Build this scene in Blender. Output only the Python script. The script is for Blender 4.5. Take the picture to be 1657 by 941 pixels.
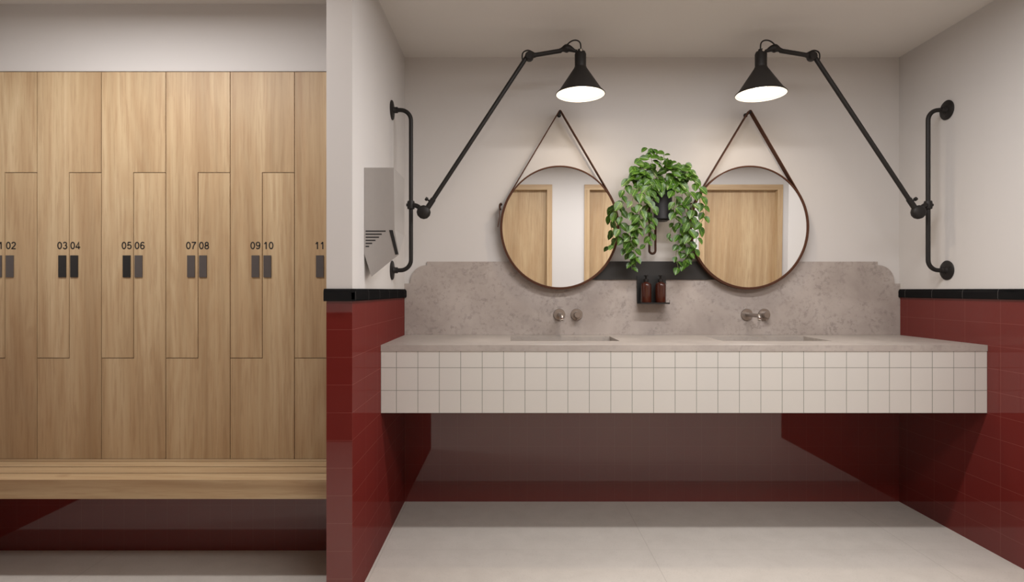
import bpy, bmesh, math, random
from mathutils import Vector, Matrix, Quaternion

random.seed(7)
scene = bpy.context.scene
for o in list(bpy.data.objects):
    bpy.data.objects.remove(o, do_unlink=True)
C = scene.collection
PI = math.pi

# ------------------------------------------------------------------ camera, light, exposure
H = 2.40            # ceiling height
CAMZ = 1.143
D = 3.215           # camera to the washroom back wall
F = 962.0           # focal length in pixels of the 1657 px frame
cam_d = bpy.data.cameras.new('camera')
cam = bpy.data.objects.new('camera', cam_d); C.objects.link(cam)
cam.location = (0, 0, CAMZ); cam.rotation_euler = (PI/2, 0, 0)
cam_d.sensor_fit = 'HORIZONTAL'; cam_d.sensor_width = 36.0
cam_d.lens = 36.0*F/1657.0
cam_d.shift_x = 2.5/1657; cam_d.shift_y = -1.5/1657
cam_d.clip_start = 0.02
scene.camera = cam

world = bpy.data.worlds.new('world'); scene.world = world
world.use_nodes = True
world.node_tree.nodes['Background'].inputs[0].default_value = (0.9, 0.92, 1, 1)
world.node_tree.nodes['Background'].inputs[1].default_value = 0.02

scene.view_settings.view_transform = 'Standard'
scene.view_settings.look = 'None'
scene.view_settings.gamma = 1.0
scene.view_settings.use_curve_mapping = False
scene.view_settings.exposure = -0.24

LIGHTS = [  # linear luminaires, the last one an added fill: x centre, y centre, length in x, width in y, watts, height of the glowing face
    (0.77, 1.90, 1.10, 0.09, 33, H-0.042),
    (-1.50, 1.92, 0.90, 0.10, 22.5, H-0.042),
    (1.50, 0.70, 3.00, 0.40, 56, H-0.042),  # unseen fill, added to lift the ambient light under vanity and bench
]
LAMP_W = 8.5
for i, (lx, ly, ll, lw, watt, lz) in enumerate(LIGHTS):
    ld = bpy.data.lights.new('ceiling_or_fill_light', 'AREA')
    ld.shape = 'RECTANGLE'; ld.size = ll; ld.size_y = lw; ld.energy = watt
    ld.color = (1.0, 0.975, 0.97)
    lo = bpy.data.objects.new('ceiling_or_fill_light', ld); C.objects.link(lo)
    lo.location = (lx, ly, lz)

# ------------------------------------------------------------------ helpers
def tag(o, label=None, cat=None, group=None, kind=None):
    if label: o['label'] = label
    if cat: o['category'] = cat
    if group: o['group'] = group
    if kind: o['kind'] = kind
    return o

def thing(name, label, cat, loc=(0, 0, 0), group=None):
    o = bpy.data.objects.new(name, None); C.objects.link(o)
    o.empty_display_size = 0.05
    o.location = loc
    return tag(o, label, cat, group)

def world_loc(o):
    v = Vector((0, 0, 0))
    while o is not None:
        v += Vector(o.location); o = o.parent
    return v

def obj(name, bm, mats, parent=None, smooth=False, bevel=0, origin=None):
    """bmesh in WORLD coordinates -> one mesh object, parented in place"""
    if not isinstance(mats, (list, tuple)): mats = [mats]
    if bevel:
        bmesh.ops.bevel(bm, geom=[e for e in bm.edges if len(e.link_faces) == 2 and e.calc_face_angle(0) > 0.6],
                        offset=bevel, segments=2, affect='EDGES', profile=0.5, clamp_overlap=True)
    bmesh.ops.recalc_face_normals(bm, faces=bm.faces[:]) if name not in ('foliage',) else None
    off = Vector((0, 0, 0))
    base = world_loc(parent) if parent else Vector((0, 0, 0))
    if origin is not None: off = Vector(origin) - base
    bmesh.ops.translate(bm, verts=bm.verts[:], vec=-(base+off))
    me = bpy.data.meshes.new(name); bm.to_mesh(me); bm.free()
    for m in mats: me.materials.append(m)
    if smooth:
        for p in me.polygons: p.use_smooth = True
        try: me.set_sharp_from_angle(angle=math.radians(38))
        except Exception: pass
    o = bpy.data.objects.new(name, me); C.objects.link(o)
    o.location = off
    o.parent = parent
    return o

def box(bm, x0, x1, y0, y1, z0, z1, mi=0):
    vs = [bm.verts.new(p) for p in ((x0,y0,z0),(x1,y0,z0),(x1,y1,z0),(x0,y1,z0),(x0,y0,z1),(x1,y0,z1),(x1,y1,z1),(x0,y1,z1))]
    fs = []
    for q in ((0,3,2,1),(4,5,6,7),(0,1,5,4),(1,2,6,5),(2,3,7,6),(3,0,4,7)):
        f = bm.faces.new([vs[i] for i in q]); f.material_index = mi; fs.append(f)
    return vs, fs

def bx(*a, mi=0):
    bm = bmesh.new(); box(bm, *a, mi=mi); return bm

def prism(bm, pts, y0, y1, mi=0):
    """polygon in (x,z) extruded from y0 to y1"""
    a = [bm.verts.new((p[0], y0, p[1])) for p in pts]
    b = [bm.verts.new((p[0], y1, p[1])) for p in pts]
    fs = [bm.faces.new(a), bm.faces.new(b[::-1])]
    n = len(pts)
    for i in range(n):
        fs.append(bm.faces.new((a[i], b[i], b[(i+1) % n], a[(i+1) % n])))
    for f in fs: f.material_index = mi
    return fs

def frame_of(d):
    d = d.normalized()
    up = Vector((0, 0, 1)) if abs(d.z) < 0.9 else Vector((0, 1, 0))
    u = d.cross(up).normalized(); v = u.cross(d).normalized()
    return u, v

def lathe(bm, base, axis, prof, n=32, mi=0, cap=True):
    """prof: list of (radius, distance along axis)"""
    base = Vector(base); axis = Vector(axis).normalized(); u, v = frame_of(axis)
    rings = []
    for r, t in prof:
        c = base + axis*t
        if r < 1e-6: rings.append([bm.verts.new(c)])
        else: rings.append([bm.verts.new(c + u*math.cos(2*PI*k/n)*r + v*math.sin(2*PI*k/n)*r) for k in range(n)])
    for a, b in zip(rings, rings[1:]):
        for k in range(n):
            q = []
            for vtx in (a[k % len(a)], a[(k+1) % len(a)], b[(k+1) % len(b)], b[k % len(b)]):
                if vtx not in q: q.append(vtx)
            if len(q) > 2:
                f = bm.faces.new(q); f.material_index = mi
    if cap:
        for rg in (rings[0], rings[-1]):
            if len(rg) > 2:
                f = bm.faces.new(rg); f.material_index = mi

def tube(bm, pts, r, n=14, mi=0):
    pts = [Vector(p) for p in pts]
    u = None; rings = []
    for i, p in enumerate(pts):
        t = (pts[min(i+1, len(pts)-1)] - pts[max(i-1, 0)]).normalized()
        if u is None: u, _ = frame_of(t)
        u = (u - t*u.dot(t)).normalized(); v = t.cross(u)
        rr = r[i] if isinstance(r, (list, tuple)) else r
        rings.append([bm.verts.new(p + u*math.cos(2*PI*k/n)*rr + v*math.sin(2*PI*k/n)*rr) for k in range(n)])
    for a, b in zip(rings, rings[1:]):
        for k in range(n):
            f = bm.faces.new((a[k], a[(k+1) % n], b[(k+1) % n], b[k])); f.material_index = mi
    bm.faces.new(rings[0][::-1]).material_index = mi
    bm.faces.new(rings[-1]).material_index = mi

def spline(ctrl, k=8):
    P = [Vector(p) for p in ctrl]; P = [P[0]*2-P[1]] + P + [P[-1]*2-P[-2]]
    out = []
    for i in range(1, len(P)-2):
        for j in range(k):
            t = j/k
            out.append(0.5*((2*P[i]) + (P[i+1]-P[i-1])*t + (2*P[i-1]-5*P[i]+4*P[i+1]-P[i+2])*t*t + (3*P[i]-P[i-1]-3*P[i+1]+P[i+2])*t**3))
    out.append(P[-2]); return out

# ------------------------------------------------------------------ materials
class NT:
    def __init__(s, name):
        s.m = bpy.data.materials.new(name); s.m.use_nodes = True
        s.t = s.m.node_tree; s.b = s.t.nodes['Principled BSDF']
    def n(s, typ, **kw):
        nd = s.t.nodes.new(typ)
        for k, v in kw.items(): setattr(nd, k, v)
        return nd
    def l(s, a, b): s.t.links.new(a, b)
    def math(s, op, a, b=None):
        nd = s.n('ShaderNodeMath', operation=op)
        for i, v in enumerate((a, b)):
            if v is None: continue
            if isinstance(v, (int, float)): nd.inputs[i].default_value = v
            else: s.l(v, nd.inputs[i])
        return nd.outputs[0]
    def coords(s, kind='Object', scale=None, rnd=False):
        tc = s.n('ShaderNodeTexCoord'); out = tc.outputs[kind]
        if rnd:
            oi = s.n('ShaderNodeObjectInfo'); vm = s.n('ShaderNodeVectorMath', operation='SCALE')
            vm.inputs[0].default_value = (37.0, 19.0, 23.0); s.l(oi.outputs['Random'], vm.inputs['Scale'])
            ad = s.n('ShaderNodeVectorMath', operation='ADD'); s.l(out, ad.inputs[0]); s.l(vm.outputs[0], ad.inputs[1]); out = ad.outputs[0]
        if scale:
            mp = s.n('ShaderNodeMapping'); mp.inputs['Scale'].default_value = scale; s.l(out, mp.inputs['Vector']); out = mp.outputs[0]
        return out
    def noise(s, vec, scale, detail=4, rough=0.5, dist=0.0):
        nd = s.n('ShaderNodeTexNoise'); nd.inputs['Scale'].default_value = scale; nd.inputs['Detail'].default_value = detail
        nd.inputs['Roughness'].default_value = rough; nd.inputs['Distortion'].default_value = dist
        s.l(vec, nd.inputs['Vector']); return nd.outputs['Fac']
    def ramp(s, fac, stops):
        nd = s.n('ShaderNodeValToRGB'); cr = nd.color_ramp
        while len(cr.elements) < len(stops): cr.elements.new(0.5)
        for e, (p, c) in zip(cr.elements, stops): e.position = p; e.color = (*c, 1)
        s.l(fac, nd.inputs[0]); return nd.outputs[0]
    def mix(s, fac, a, b, blend='MIX'):
        nd = s.n('ShaderNodeMix', data_type='RGBA', blend_type=blend)
        for sock, v in ((nd.inputs[0], fac), (nd.inputs[6], a), (nd.inputs[7], b)):
            if isinstance(v, (int, float)): sock.default_value = v
            elif isinstance(v, tuple): sock.default_value = (*v, 1)
            else: s.l(v, sock)
        return nd.outputs[2]
    def bump(s, h, strength=0.2, dist=0.002, inv=False):
        nd = s.n('ShaderNodeBump', invert=inv); nd.inputs['Strength'].default_value = strength; nd.inputs['Distance'].default_value = dist
        s.l(h, nd.inputs['Height']); s.l(nd.outputs[0], s.b.inputs['Normal'])
    def flat_gloss(s, f):
        # polished glaze with an even reflectance at every angle
        gb = s.n('ShaderNodeBsdfGlossy'); gb.inputs['Roughness'].default_value = 0.03
        mx = s.n('ShaderNodeMixShader'); mx.inputs[0].default_value = f
        s.b.inputs['Specular IOR Level'].default_value = 0.0; s.b.inputs['Roughness'].default_value = 0.9
        for lk in list(s.b.inputs['Roughness'].links): s.t.links.remove(lk)
        s.l(s.b.outputs[0], mx.inputs[1]); s.l(gb.outputs[0], mx.inputs[2])
        s.l(mx.outputs[0], s.t.nodes['Material Output'].inputs['Surface'])
    def set(s, **kw):
        for k, v in kw.items():
            k = {'color': 'Base Color', 'rough': 'Roughness', 'metal': 'Metallic', 'spec': 'Specular IOR Level', 'trans': 'Transmission Weight', 'ior': 'IOR',
                 'coat': 'Coat Weight', 'coat_r': 'Coat Roughness'}.get(k, k)
            if isinstance(v, tuple): s.b.inputs[k].default_value = (*v, 1)
            elif isinstance(v, (int, float)): s.b.inputs[k].default_value = v
            else: s.l(v, s.b.inputs[k])
        return s

def plain(name, col, rough=0.5, metal=0.0, **kw):
    s = NT(name); c = s.coords()
    n = s.noise(c, 60, 3)
    s.set(color=s.mix(s.math('MULTIPLY', n, 0.25), col, tuple(x*0.75 for x in col)), rough=rough, metal=metal, **kw)
    return s.m

def wood(name, vertical=True):
    s = NT(name)
    a, b = (9.0, 0.42) if vertical else (9.0, 0.42)
    sc = (a, a, b) if vertical else (b, a, a)
    c = s.coords('Object', sc, rnd=True)
    big = s.noise(c, 1.0, 6, 0.6, 0.9)
    c2 = s.coords('Object', tuple(x*7 for x in sc), rnd=True)
    fine = s.noise(c2, 1.6, 4, 0.65, 0.3)
    # cathedral rings
    c3 = s.coords('Object', (3.4, 3.4, .32) if vertical else (.32, 3.4, 3.4), rnd=True)
    wv = s.math('FRACT', s.math('MULTIPLY', s.noise(c3, 1.0, 1.5, 0.4, 0.4), 16.0))
    wv = s.math('ABSOLUTE', s.math('SUBTRACT', wv, 0.5))
    c4 = s.coords('Object', (5, 5, 5) if vertical else (5, 5, 5), rnd=True)
    knot = s.noise(c4, 1.1, 1, 0.4, 0.2)
    col = s.ramp(big, [(0.28, (0.355, 0.240, 0.132)), (0.5, (0.485, 0.353, 0.205)), (0.70, (0.59, 0.455, 0.280))])
    col = s.mix(s.math('MULTIPLY', wv, 0.5), col, (0.37, 0.212, 0.10))
    col = s.mix(s.ramp(fine, [(0.36, (.34,)*3), (0.52, (0,)*3)]), col, (0.29, 0.165, 0.08))
    col = s.mix(s.ramp(knot, [(0.74, (0,)*3), (0.82, (.5,)*3)]), col, (0.24, 0.12, 0.055))
    s.set(color=col, rough=0.46, spec=0.35)
    s.bump(fine, 0.12, 0.001)
    return s.m

def grid_mask(s, u, pitch, off, width):
    f = s.math('FRACT', s.math('DIVIDE', s.math('SUBTRACT', u, off-pitch/2), pitch))
    d = s.math('ABSOLUTE', s.math('SUBTRACT', f, 0.5))          # 0 at joint
    return s.math('LESS_THAN', d, width/2/pitch)

def tiles(name, col, grout, px=(0.2, 0.0), py=(0.2, 0.15), pz=(0.1, 0.0), w=0.0022, rough=0.035, vary=0.06, gl=1.0, spec=0.5, ior=1.5, flat=0):
    s = NT(name)
    sep = s.n('ShaderNodeSeparateXYZ'); s.l(s.coords(), sep.inputs[0])
    g = s.n('ShaderNodeNewGeometry'); ns = s.n('ShaderNodeSeparateXYZ'); s.l(g.outputs['Normal'], ns.inputs[0])
    onx = s.math('GREATER_THAN', s.math('ABSOLUTE', ns.outputs[0]), 0.5)
    mx = grid_mask(s, sep.outputs[0], *px, w); my = grid_mask(s, sep.outputs[1], *py, w); mz = grid_mask(s, sep.outputs[2], *pz, w)
    mu = s.math('ADD', s.math('MULTIPLY', mx, s.math('SUBTRACT', 1.0, onx)), s.math('MULTIPLY', my, onx))
    mask = s.math('MAXIMUM', mu, mz)
    wn = s.n('ShaderNodeTexWhiteNoise', noise_dimensions='3D')
    comb = s.n('ShaderNodeCombineXYZ')
    for i, p in enumerate((px, py, pz)):
        s.l(s.math('FLOOR', s.math('DIVIDE', s.math('SUBTRACT', sep.outputs[i], p[1]), p[0])), comb.inputs[i])
    s.l(comb.outputs[0], wn.inputs[0])
    base = s.mix(s.math('MULTIPLY', wn.outputs['Value'], vary), col, tuple(c*0.6 for c in col))
    s.set(color=s.mix(s.math('MULTIPLY', mask, gl), base, grout), rough=s.math('ADD', s.math('MULTIPLY', mask, 0.3), rough), spec=spec)
    s.b.inputs['IOR'].default_value = ior
    if flat: s.flat_gloss(flat)
    s.bump(mask, 0.05, 0.001, inv=True)
    return s.m

def stone(name, lo, mid, hi, scale=3.0, rough=0.55, joints=None, jcol=(0.3, 0.27, 0.24), pits=0.5):
    s = NT(name); c = s.coords()
    a = s.noise(c, scale, 8, 0.62, 0.3); b = s.noise(c, scale*16, 5, 0.6)
    e = s.noise(c, scale*2.3, 5, 0.7, 1.2)
    col = s.ramp(a, [(0.3, lo), (0.5, mid), (0.72, hi)])
    col = s.mix(s.math('MULTIPLY', s.ramp(b, [(0.50, (0,)*3), (0.60, (1,)*3)]), s.math('MULTIPLY', s.ramp(e, [(0.40, (0,)*3), (0.62, (1,)*3)]), pits)), col, tuple(x*0.62 for x in lo))
    if joints:
        sep = s.n('ShaderNodeSeparateXYZ'); s.l(c, sep.inputs[0])
        m = s.math('MAXIMUM', grid_mask(s, sep.outputs[0], *joints[0], 0.0022), grid_mask(s, sep.outputs[1], *joints[1], 0.0015))
        col = s.mix(s.math('MULTIPLY', m, 0.55), col, jcol)
    s.set(color=col, rough=rough)
    s.bump(b, 0.05, 0.001)
    return s.m

def plaster(name, col):
    s = NT(name); c = s.coords(); n = s.noise(c, 2.0, 4)
    s.set(color=s.mix(s.math('MULTIPLY', n, 0.12), col, tuple(x*0.9 for x in col)), rough=0.85, spec=0.2)
    s.bump(s.noise(s.coords(), 220, 2), 0.03, 0.0006)
    return s.m

M = {}
M['white'] = plaster('white_plaster', (0.59, 0.569, 0.552))
M['ceiling'] = plaster('ceiling_paint', (0.67, 0.64, 0.605))
RED = (0.138, 0.0185, 0.015); RG = (0.42, 0.17, 0.14)
M['red_back'] = tiles('red_tile_small', RED, RG, px=(0.0943, 1.6), pz=(0.1, 0.0), w=0.0015, gl=0.11, flat=0.088)
M['red_side'] = tiles('red_tile_long', RED, RG, px=(0.2, -0.7), py=(0.2, 0.15), w=0.0018, gl=0.20, flat=0.088)
M['red_alcove'] = tiles('red_tile_alcove', RED, RG, px=(0.0943, -2.357), py=(0.2, 0.15), w=0.0015, gl=0.11, flat=0.088)
M['cap'] = tiles('black_cap_tile', (0.007, 0.007, 0.0075), (0.16, 0.15, 0.14), px=(0.2, -0.7), py=(0.2, 0.15), pz=(9, -3), w=0.0025, rough=0.25, gl=0.5, ior=1.3, flat=0.018)
M['vanity'] = tiles('cream_tile', (0.57, 0.55, 0.515), (0.13, 0.145, 0.12), px=(0.0945, -0.512), py=(0.1, 0.0), pz=(0.1, 0.0), w=0.0024, rough=0.12, vary=0.05, gl=0.85, ior=1.45)
M['stone'] = stone('taupe_stone', (0.30, 0.258, 0.235), (0.375, 0.328, 0.30), (0.45, 0.40, 0.37), 3.4, pits=0.5)
M['stone_top'] = stone('taupe_stone_top', (0.32, 0.285, 0.26), (0.385, 0.345, 0.315), (0.45, 0.405, 0.37), 2.6, rough=0.42, pits=0.3)
M['floor'] = stone('pale_floor_tile', (0.545, 0.507, 0.46), (0.575, 0.537, 0.488), (0.605, 0.565, 0.515), 9, 0.42, joints=((1.172, 0.612), (1.172, 2.62)), pits=0.22)
M['oak_v'] = wood('oak_upright_grain'); M['oak_h'] = wood('oak_level_grain', False)
M['black'] = plain('matt_black_metal', (0.014, 0.012, 0.011), 0.5, 0.0, spec=0.3)
M['black_deep'] = plain('deep_black', (0.006, 0.006, 0.006), 0.5)
M['panel'] = plain('black_panel', (0.013, 0.012, 0.0115), 0.5)
M['pull_black'] = plain('black_pull', (0.010, 0.010, 0.010), 0.35)
M['pull_grey'] = plain('grey_pull', (0.082, 0.07, 0.066), 0.38)
M['ink'] = plain('black_print', (0.012, 0.009, 0.007), 0.6)
M['leather'] = plain('brown_leather', (0.082, 0.033, 0.018), 0.75, spec=0.2)
M['leather_dark'] = plain('dark_brown_leather', (0.05, 0.022, 0.013), 0.75, spec=0.2)
M['dryer'] = plain('brushed_grey_casing', (0.42, 0.40, 0.385), 0.38, 0.55)
M['nickel'] = plain('brushed_nickel', (0.36, 0.32, 0.295), 0.33, 0.85)
M['chrome'] = plain('polished_chrome', (0.85, 0.83, 0.8), 0.08, 1.0)
M['pot'] = plain('charcoal_pot', (0.024, 0.024, 0.028), 0.55)
M['soil'] = plain('dark_soil', (0.03, 0.02, 0.012), 0.95)
M['stem'] = plain('green_stem', (0.24, 0.33, 0.09), 0.5)
M['shade_in'] = plain('white_enamel', (0.85, 0.83, 0.78), 0.5)
s = NT('mirror_glass'); s.set(color=s.mix(s.noise(s.coords(), 3, 1), (0.93, 0.93, 0.92), (0.94, 0.94, 0.935)), metal=1.0, rough=0.0); M['mirror'] = s.m
s = NT('amber_glass'); s.set(color=s.mix(s.noise(s.coords(), 20, 2), (0.042, 0.010, 0.006), (0.06, 0.014, 0.007)), rough=0.12); M['amber'] = s.m
s = NT('lit_bulb'); s.b.inputs['Emission Color'].default_value = (1, 0.9, 0.76, 1); s.b.inputs['Emission Strength'].default_value = 5; M['bulb'] = s.m
s = NT('lit_diffuser'); s.b.inputs['Emission Color'].default_value = (1, 0.94, 0.86, 1); s.b.inputs['Emission Strength'].default_value = 1; M['diffuser'] = s.m
# variegated leaf: UV u = along the leaf, v = across (0.5 = midrib)
s = NT('green_leaf'); tc = s.n('ShaderNodeTexCoord'); sep = s.n('ShaderNodeSeparateXYZ'); s.l(tc.outputs['UV'], sep.inputs[0])
ac = s.math('ABSOLUTE', s.math('SUBTRACT', sep.outputs[1], 0.5))
vein = s.math('ABSOLUTE', s.math('SUBTRACT', s.math('FRACT', s.math('SUBTRACT', s.math('MULTIPLY', sep.outputs[0], 5.0), s.math('MULTIPLY', ac, 4.5))), 0.5))
vn = s.noise(s.coords(), 45, 3)
tone = s.math('ADD', s.math('MULTIPLY', vein, 0.8), s.math('MULTIPLY', vn, 0.8))
col = s.ramp(tone, [(0.32, (0.010, 0.040, 0.003)), (0.60, (0.038, 0.112, 0.006)), (1.0, (0.15, 0.27, 0.028))])
col = s.mix(s.math('LESS_THAN', ac, 0.03), col, (0.20, 0.36, 0.07))
s.set(color=col, rough=0.38, spec=0.45)
s.b.inputs['Subsurface Weight'].default_value = 0.0
M['leaf'] = s.m

def struct(name, bm, mats, **kw):
    o = obj(name, bm, mats, **kw); o['kind'] = 'structure'; return o

# ------------------------------------------------------------------ room shell
XL, XR = -0.5715, 2.102             # washroom nook side faces
XP = -0.665                          # partition's locker-side face
YE = 2.148                           # partition end face
YR = 1.815                           # where the right nook wall ends
YF = -0.185                          # opposite wall
XA = -2.357                          # far left wall
XC = 3.40                            # corridor end
YK = 2.612                           # alcove wall plane
CAPB, CAPT = 1.103, 1.148
T = 0.12
struct('floor', bx(XA-T, XC+T, YF-T, D+T, -0.08, 0), M['floor'])
struct('ceiling', bx(XA-T, XC+T, YF-T, D+T, H, H+0.08), M['ceiling'])
def wall(name, x0, x1, y0, y1, red, split=CAPB):
    bm = bmesh.new(); box(bm, x0, x1, y0, y1, split, H, 0); box(bm, x0, x1, y0, y1, 0, split, 1)
    return struct(name, bm, [M['white'], red])
wall('wall_back', XP, XR+T, D, D+T, M['red_back'], 0.95)
wall('wall_partition', XP, XL, YE, D, M['red_side'])
wall('wall_right', XR, XR+T, YR, D, M['red_side'])
wall('wall_corridor', XR+T, XC, YR, YR+T, M['red_side'])
wall('wall_end', XC, XC+T, YF, YR+T, M['red_side'])
wall('wall_left', XA-T, XA, YF, D, M['red_side'])
bm = bmesh.new(); box(bm, XA, XP, YK+0.004, YK+0.004+T, 2.105, H, 0); box(bm, XA, XP, YK, YK+0.03, 0, 0.395, 1)
struct('wall_alcove', bm, [M['white'], M['red_alcove']])
# opposite wall, with three doors set in it
DOORS = [(-0.452, 0.454), (0.806, 1.712), (2.060, 2.966)]
DTOP = 2.174; FW = 0.056
bm = bmesh.new()
xs = [XA-T] + [v for d in DOORS for v in d] + [XC+T]
for a, b in zip(xs[0::2], xs[1::2]):
    box(bm, a, b, YF-T, YF, 0.975, H, 0); box(bm, a, b, YF-T, YF, 0, 0.975, 1)
for a, b in DOORS: box(bm, a, b, YF-T, YF, DTOP, H, 0)
struct('wall_front', bm, [M['white'], M['red_side']])
for i, (a, b) in enumerate(DOORS):
    d = bpy.data.objects.new('door_%d' % (i+1), None); C.objects.link(d); d.location = ((a+b)/2, YF-0.06, 0); d['kind'] = 'structure'
    bm = bmesh.new(); box(bm, a+FW, b-FW, YF-0.10, YF-0.06, 0.006, DTOP-FW)
    obj('door_panel', bm, M['oak_v'], d)
    for nm, pts in (('jamb', (a, a+FW, 0, DTOP-FW)), ('jamb', (b-FW, b, 0, DTOP-FW)), ('head', (a, b, DTOP-FW, DTOP))):
        obj('frame_'+nm, bx(pts[0], pts[1], YF-0.11, YF+0.014, pts[2], pts[3]), M['oak_v'] if nm == 'jamb' else M['oak_h'], d, bevel=0.002)
    bm = bmesh.new(); hx = b-FW-0.07
    lathe(bm, (hx, YF-0.06, 1.0), (0, 1, 0), [(0.022, 0), (0.022, 0.008), (0.009, 0.008), (0.009, 0.05)], 20)
    tube(bm, [(hx, YF-0.012, 1.0), (hx-0.12, YF-0.012, 1.0)], 0.008)
    obj('door_handle', bm, M['black'], d, smooth=True)
# black rounded cap tiles on the wainscot
def cap_profile():
    P = 0.012; z0, z1 = CAPB, CAPT
    return [(0, z0), (P*0.8, z0), (P, z0+0.006), (P, z1-0.014), (P*0.8, z1-0.005), (P*0.35, z1), (0, z1)]
def cap_run(bm, base, out, along, length):
    base = Vector(base); out = Vector(out); along = Vector(along)
    pr = cap_profile()
    a = [bm.verts.new(base + out*p + Vector((0, 0, z))) for p, z in pr]
    b = [bm.verts.new(base + out*p + along*length + Vector((0, 0, z))) for p, z in pr]
    bm.faces.new(a); bm.faces.new(b[::-1])
    for i in range(len(pr)): bm.faces.new((a[i], b[i], b[(i+1) % len(pr)], a[(i+1) % len(pr)]))
bm = bmesh.new(); P = 0.012
cap_run(bm, (XL, YE-P, 0), (1, 0, 0), (0, 1, 0), D-0.012-YE+P)
cap_run(bm, (XP-P*0.6, YE, 0), (0, -1, 0), (1, 0, 0), XL-XP+P*1.6-0.0005)
struct('trim_1', bm, M['cap'])
bm = bmesh.new(); cap_run(bm, (XR, YR-P, 0), (-1, 0, 0), (0, 1, 0), D-0.012-YR+P)
struct('trim_2', bm, M['cap'])

# ceiling luminaire housings, the last one for the added fill (above the frame's edge)
for i, (lx, ly, ll, lw, watt, lz) in enumerate(LIGHTS):
    lab = ['slim white ceiling luminaire in front of the washroom nook', 'slim white ceiling luminaire in front of the lockers', 'added wide white ceiling fill light beside the row of doors'][i]
    t = thing('ceiling_or_fill_luminaire', lab, 'light', (lx, ly, H), 'linear ceiling luminaires')
    zt = lz+0.0415
    bm = bmesh.new(); box(bm, lx-ll/2-0.01, lx+ll/2+0.01, ly-lw/2-0.01, ly+lw/2+0.01, zt-0.027, zt)
    obj('housing', bm, M['shade_in'], t)
    bm = bmesh.new(); box(bm, lx-ll/2, lx+ll/2, ly-lw/2, ly+lw/2, zt-0.036, zt-0.027)
    obj('diffuser', bm, M['diffuser'], t)
    if zt < H-0.05:
        for rx in (-0.3, 0.3):
            bm = bmesh.new(); tube(bm, [(lx+rx, ly, zt), (lx+rx, ly, H-0.0005)], 0.005, 10); obj('suspension_rod', bm, M['shade_in'], t, smooth=True)

# ------------------------------------------------------------------ lockers
PXA = 299.2*1.235                    # pixels per metre on the locker front plane
LY = D/1.235                         # door front plane
def lx_(px): return (px-826)/PXA
def lz_(py): return CAMZ+(469-py)/PXA
LTOP, LU, LL_, LBOT = lz_(116.5), lz_(279), lz_(579), 0.4045
GAP = 0.0015
colname = {1:'grey',2:'grey',3:'black',4:'black',5:'black',6:'grey',7:'grey',8:'grey',9:'grey',10:'grey',11:'grey',12:'grey'}
def ell(cx, cz, rx, rz, a0, a1, n=20):
    return [(cx+rx*math.cos(math.radians(a0+(a1-a0)*k/n)), cz+rz*math.sin(math.radians(a0+(a1-a0)*k/n))) for k in range(n+1)]
GLYPH = {   # centre lines in a 0.56 x 1 box, grotesque numerals
 '0': [ell(.28, .5, .215, .445, 0, 360, 36)],
 '1': [[(.10, .735), (.22, .80), (.31, .985)], [(.33, .985), (.33, 0)]],
 '2': [ell(.275, .71, .205, .235, 170, -35, 18)+[(.30, .36), (.10, .16), (.065, .05), (.51, .05)]],
 '3': [ell(.27, .725, .185, .22, 160, -85, 18), ell(.275, .29, .215, .24, 85, -162, 20)],
 '4': [[(.37, 0), (.37, .95), (.04, .28), (.04, .255), (.545, .255)]],
 '5': [[(.48, .94), (.15, .94), (.09, .50)]+ell(.275, .33, .215, .275, 140, -160, 22)],
 '6': [ell(.285, .31, .205, .26, 0, 360, 30), [(.47, .80), (.43, .90), (.31, .95), (.18, .89), (.10, .72), (.075, .5), (.08, .33)]],
 '7': [[(.05, .94), (.50, .94), (.50, .90), (.33, .62), (.22, .32), (.18, 0)]],
 '8': [ell(.28, .72, .175, .225, 0, 360, 28), ell(.28, .275, .215, .23, 0, 360, 30)],
 '9': [ell(.275, .69, .205, .26, 0, 360, 30), [(.09, .20), (.13, .10), (.25, .05), (.38, .11), (.46, .28), (.485, .5), (.48, .67)]],
}
def text_mesh(txt, h):
    """two numerals side by side, left edge at x=0, base at z=0, height h"""
    bm = bmesh.new(); x0 = 0.0; w = 0.135*h/2
    for ch in txt:
        for path in GLYPH[ch]:
            P2 = [Vector((x0+px*h, w+pz*(h-2*w))) for px, pz in path]
            closed = (P2[0]-P2[-1]).length < 1e-6
            if closed: P2 = P2[:-1]
            n = len(P2); rows = []
            for k in range(n):
                a = P2[k-1] if (k > 0 or closed) else P2[k]; c = P2[(k+1) % n] if (k < n-1 or closed) else P2[k]
                t1 = (P2[k]-a); t2 = (c-P2[k])
                t1 = t1.normalized() if t1.length > 1e-9 else t2.normalized(); t2 = t2.normalized() if t2.length > 1e-9 else t1
                m = (t1+t2).normalized(); nr = Vector((-m.y, m.x)); sc = min(1/max(m.dot(t1), 0.3), 1.6)
                rows.append([bm.verts.new((P2[k].x+nr.x*s_*w*sc, y_, P2[k].y+nr.y*s_*w*sc)) for s_, y_ in ((-1, -0.0003), (1, -0.0003), (1, 0.0003), (-1, 0.0003))])
            for k in range(n if closed else n-1):
                p, q = rows[k], rows[(k+1) % n]
                for i in range(4): bm.faces.new((p[i], q[i], q[(i+1) % 4], p[(i+1) % 4]))
            if not closed: bm.faces.new(rows[0]); bm.faces.new(rows[-1][::-1])
        x0 += 0.64*h
    bmesh.ops.recalc_face_normals(bm, faces=bm.faces[:])
    me = bpy.data.meshes.new('number'); bm.to_mesh(me); bm.free(); return me
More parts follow.
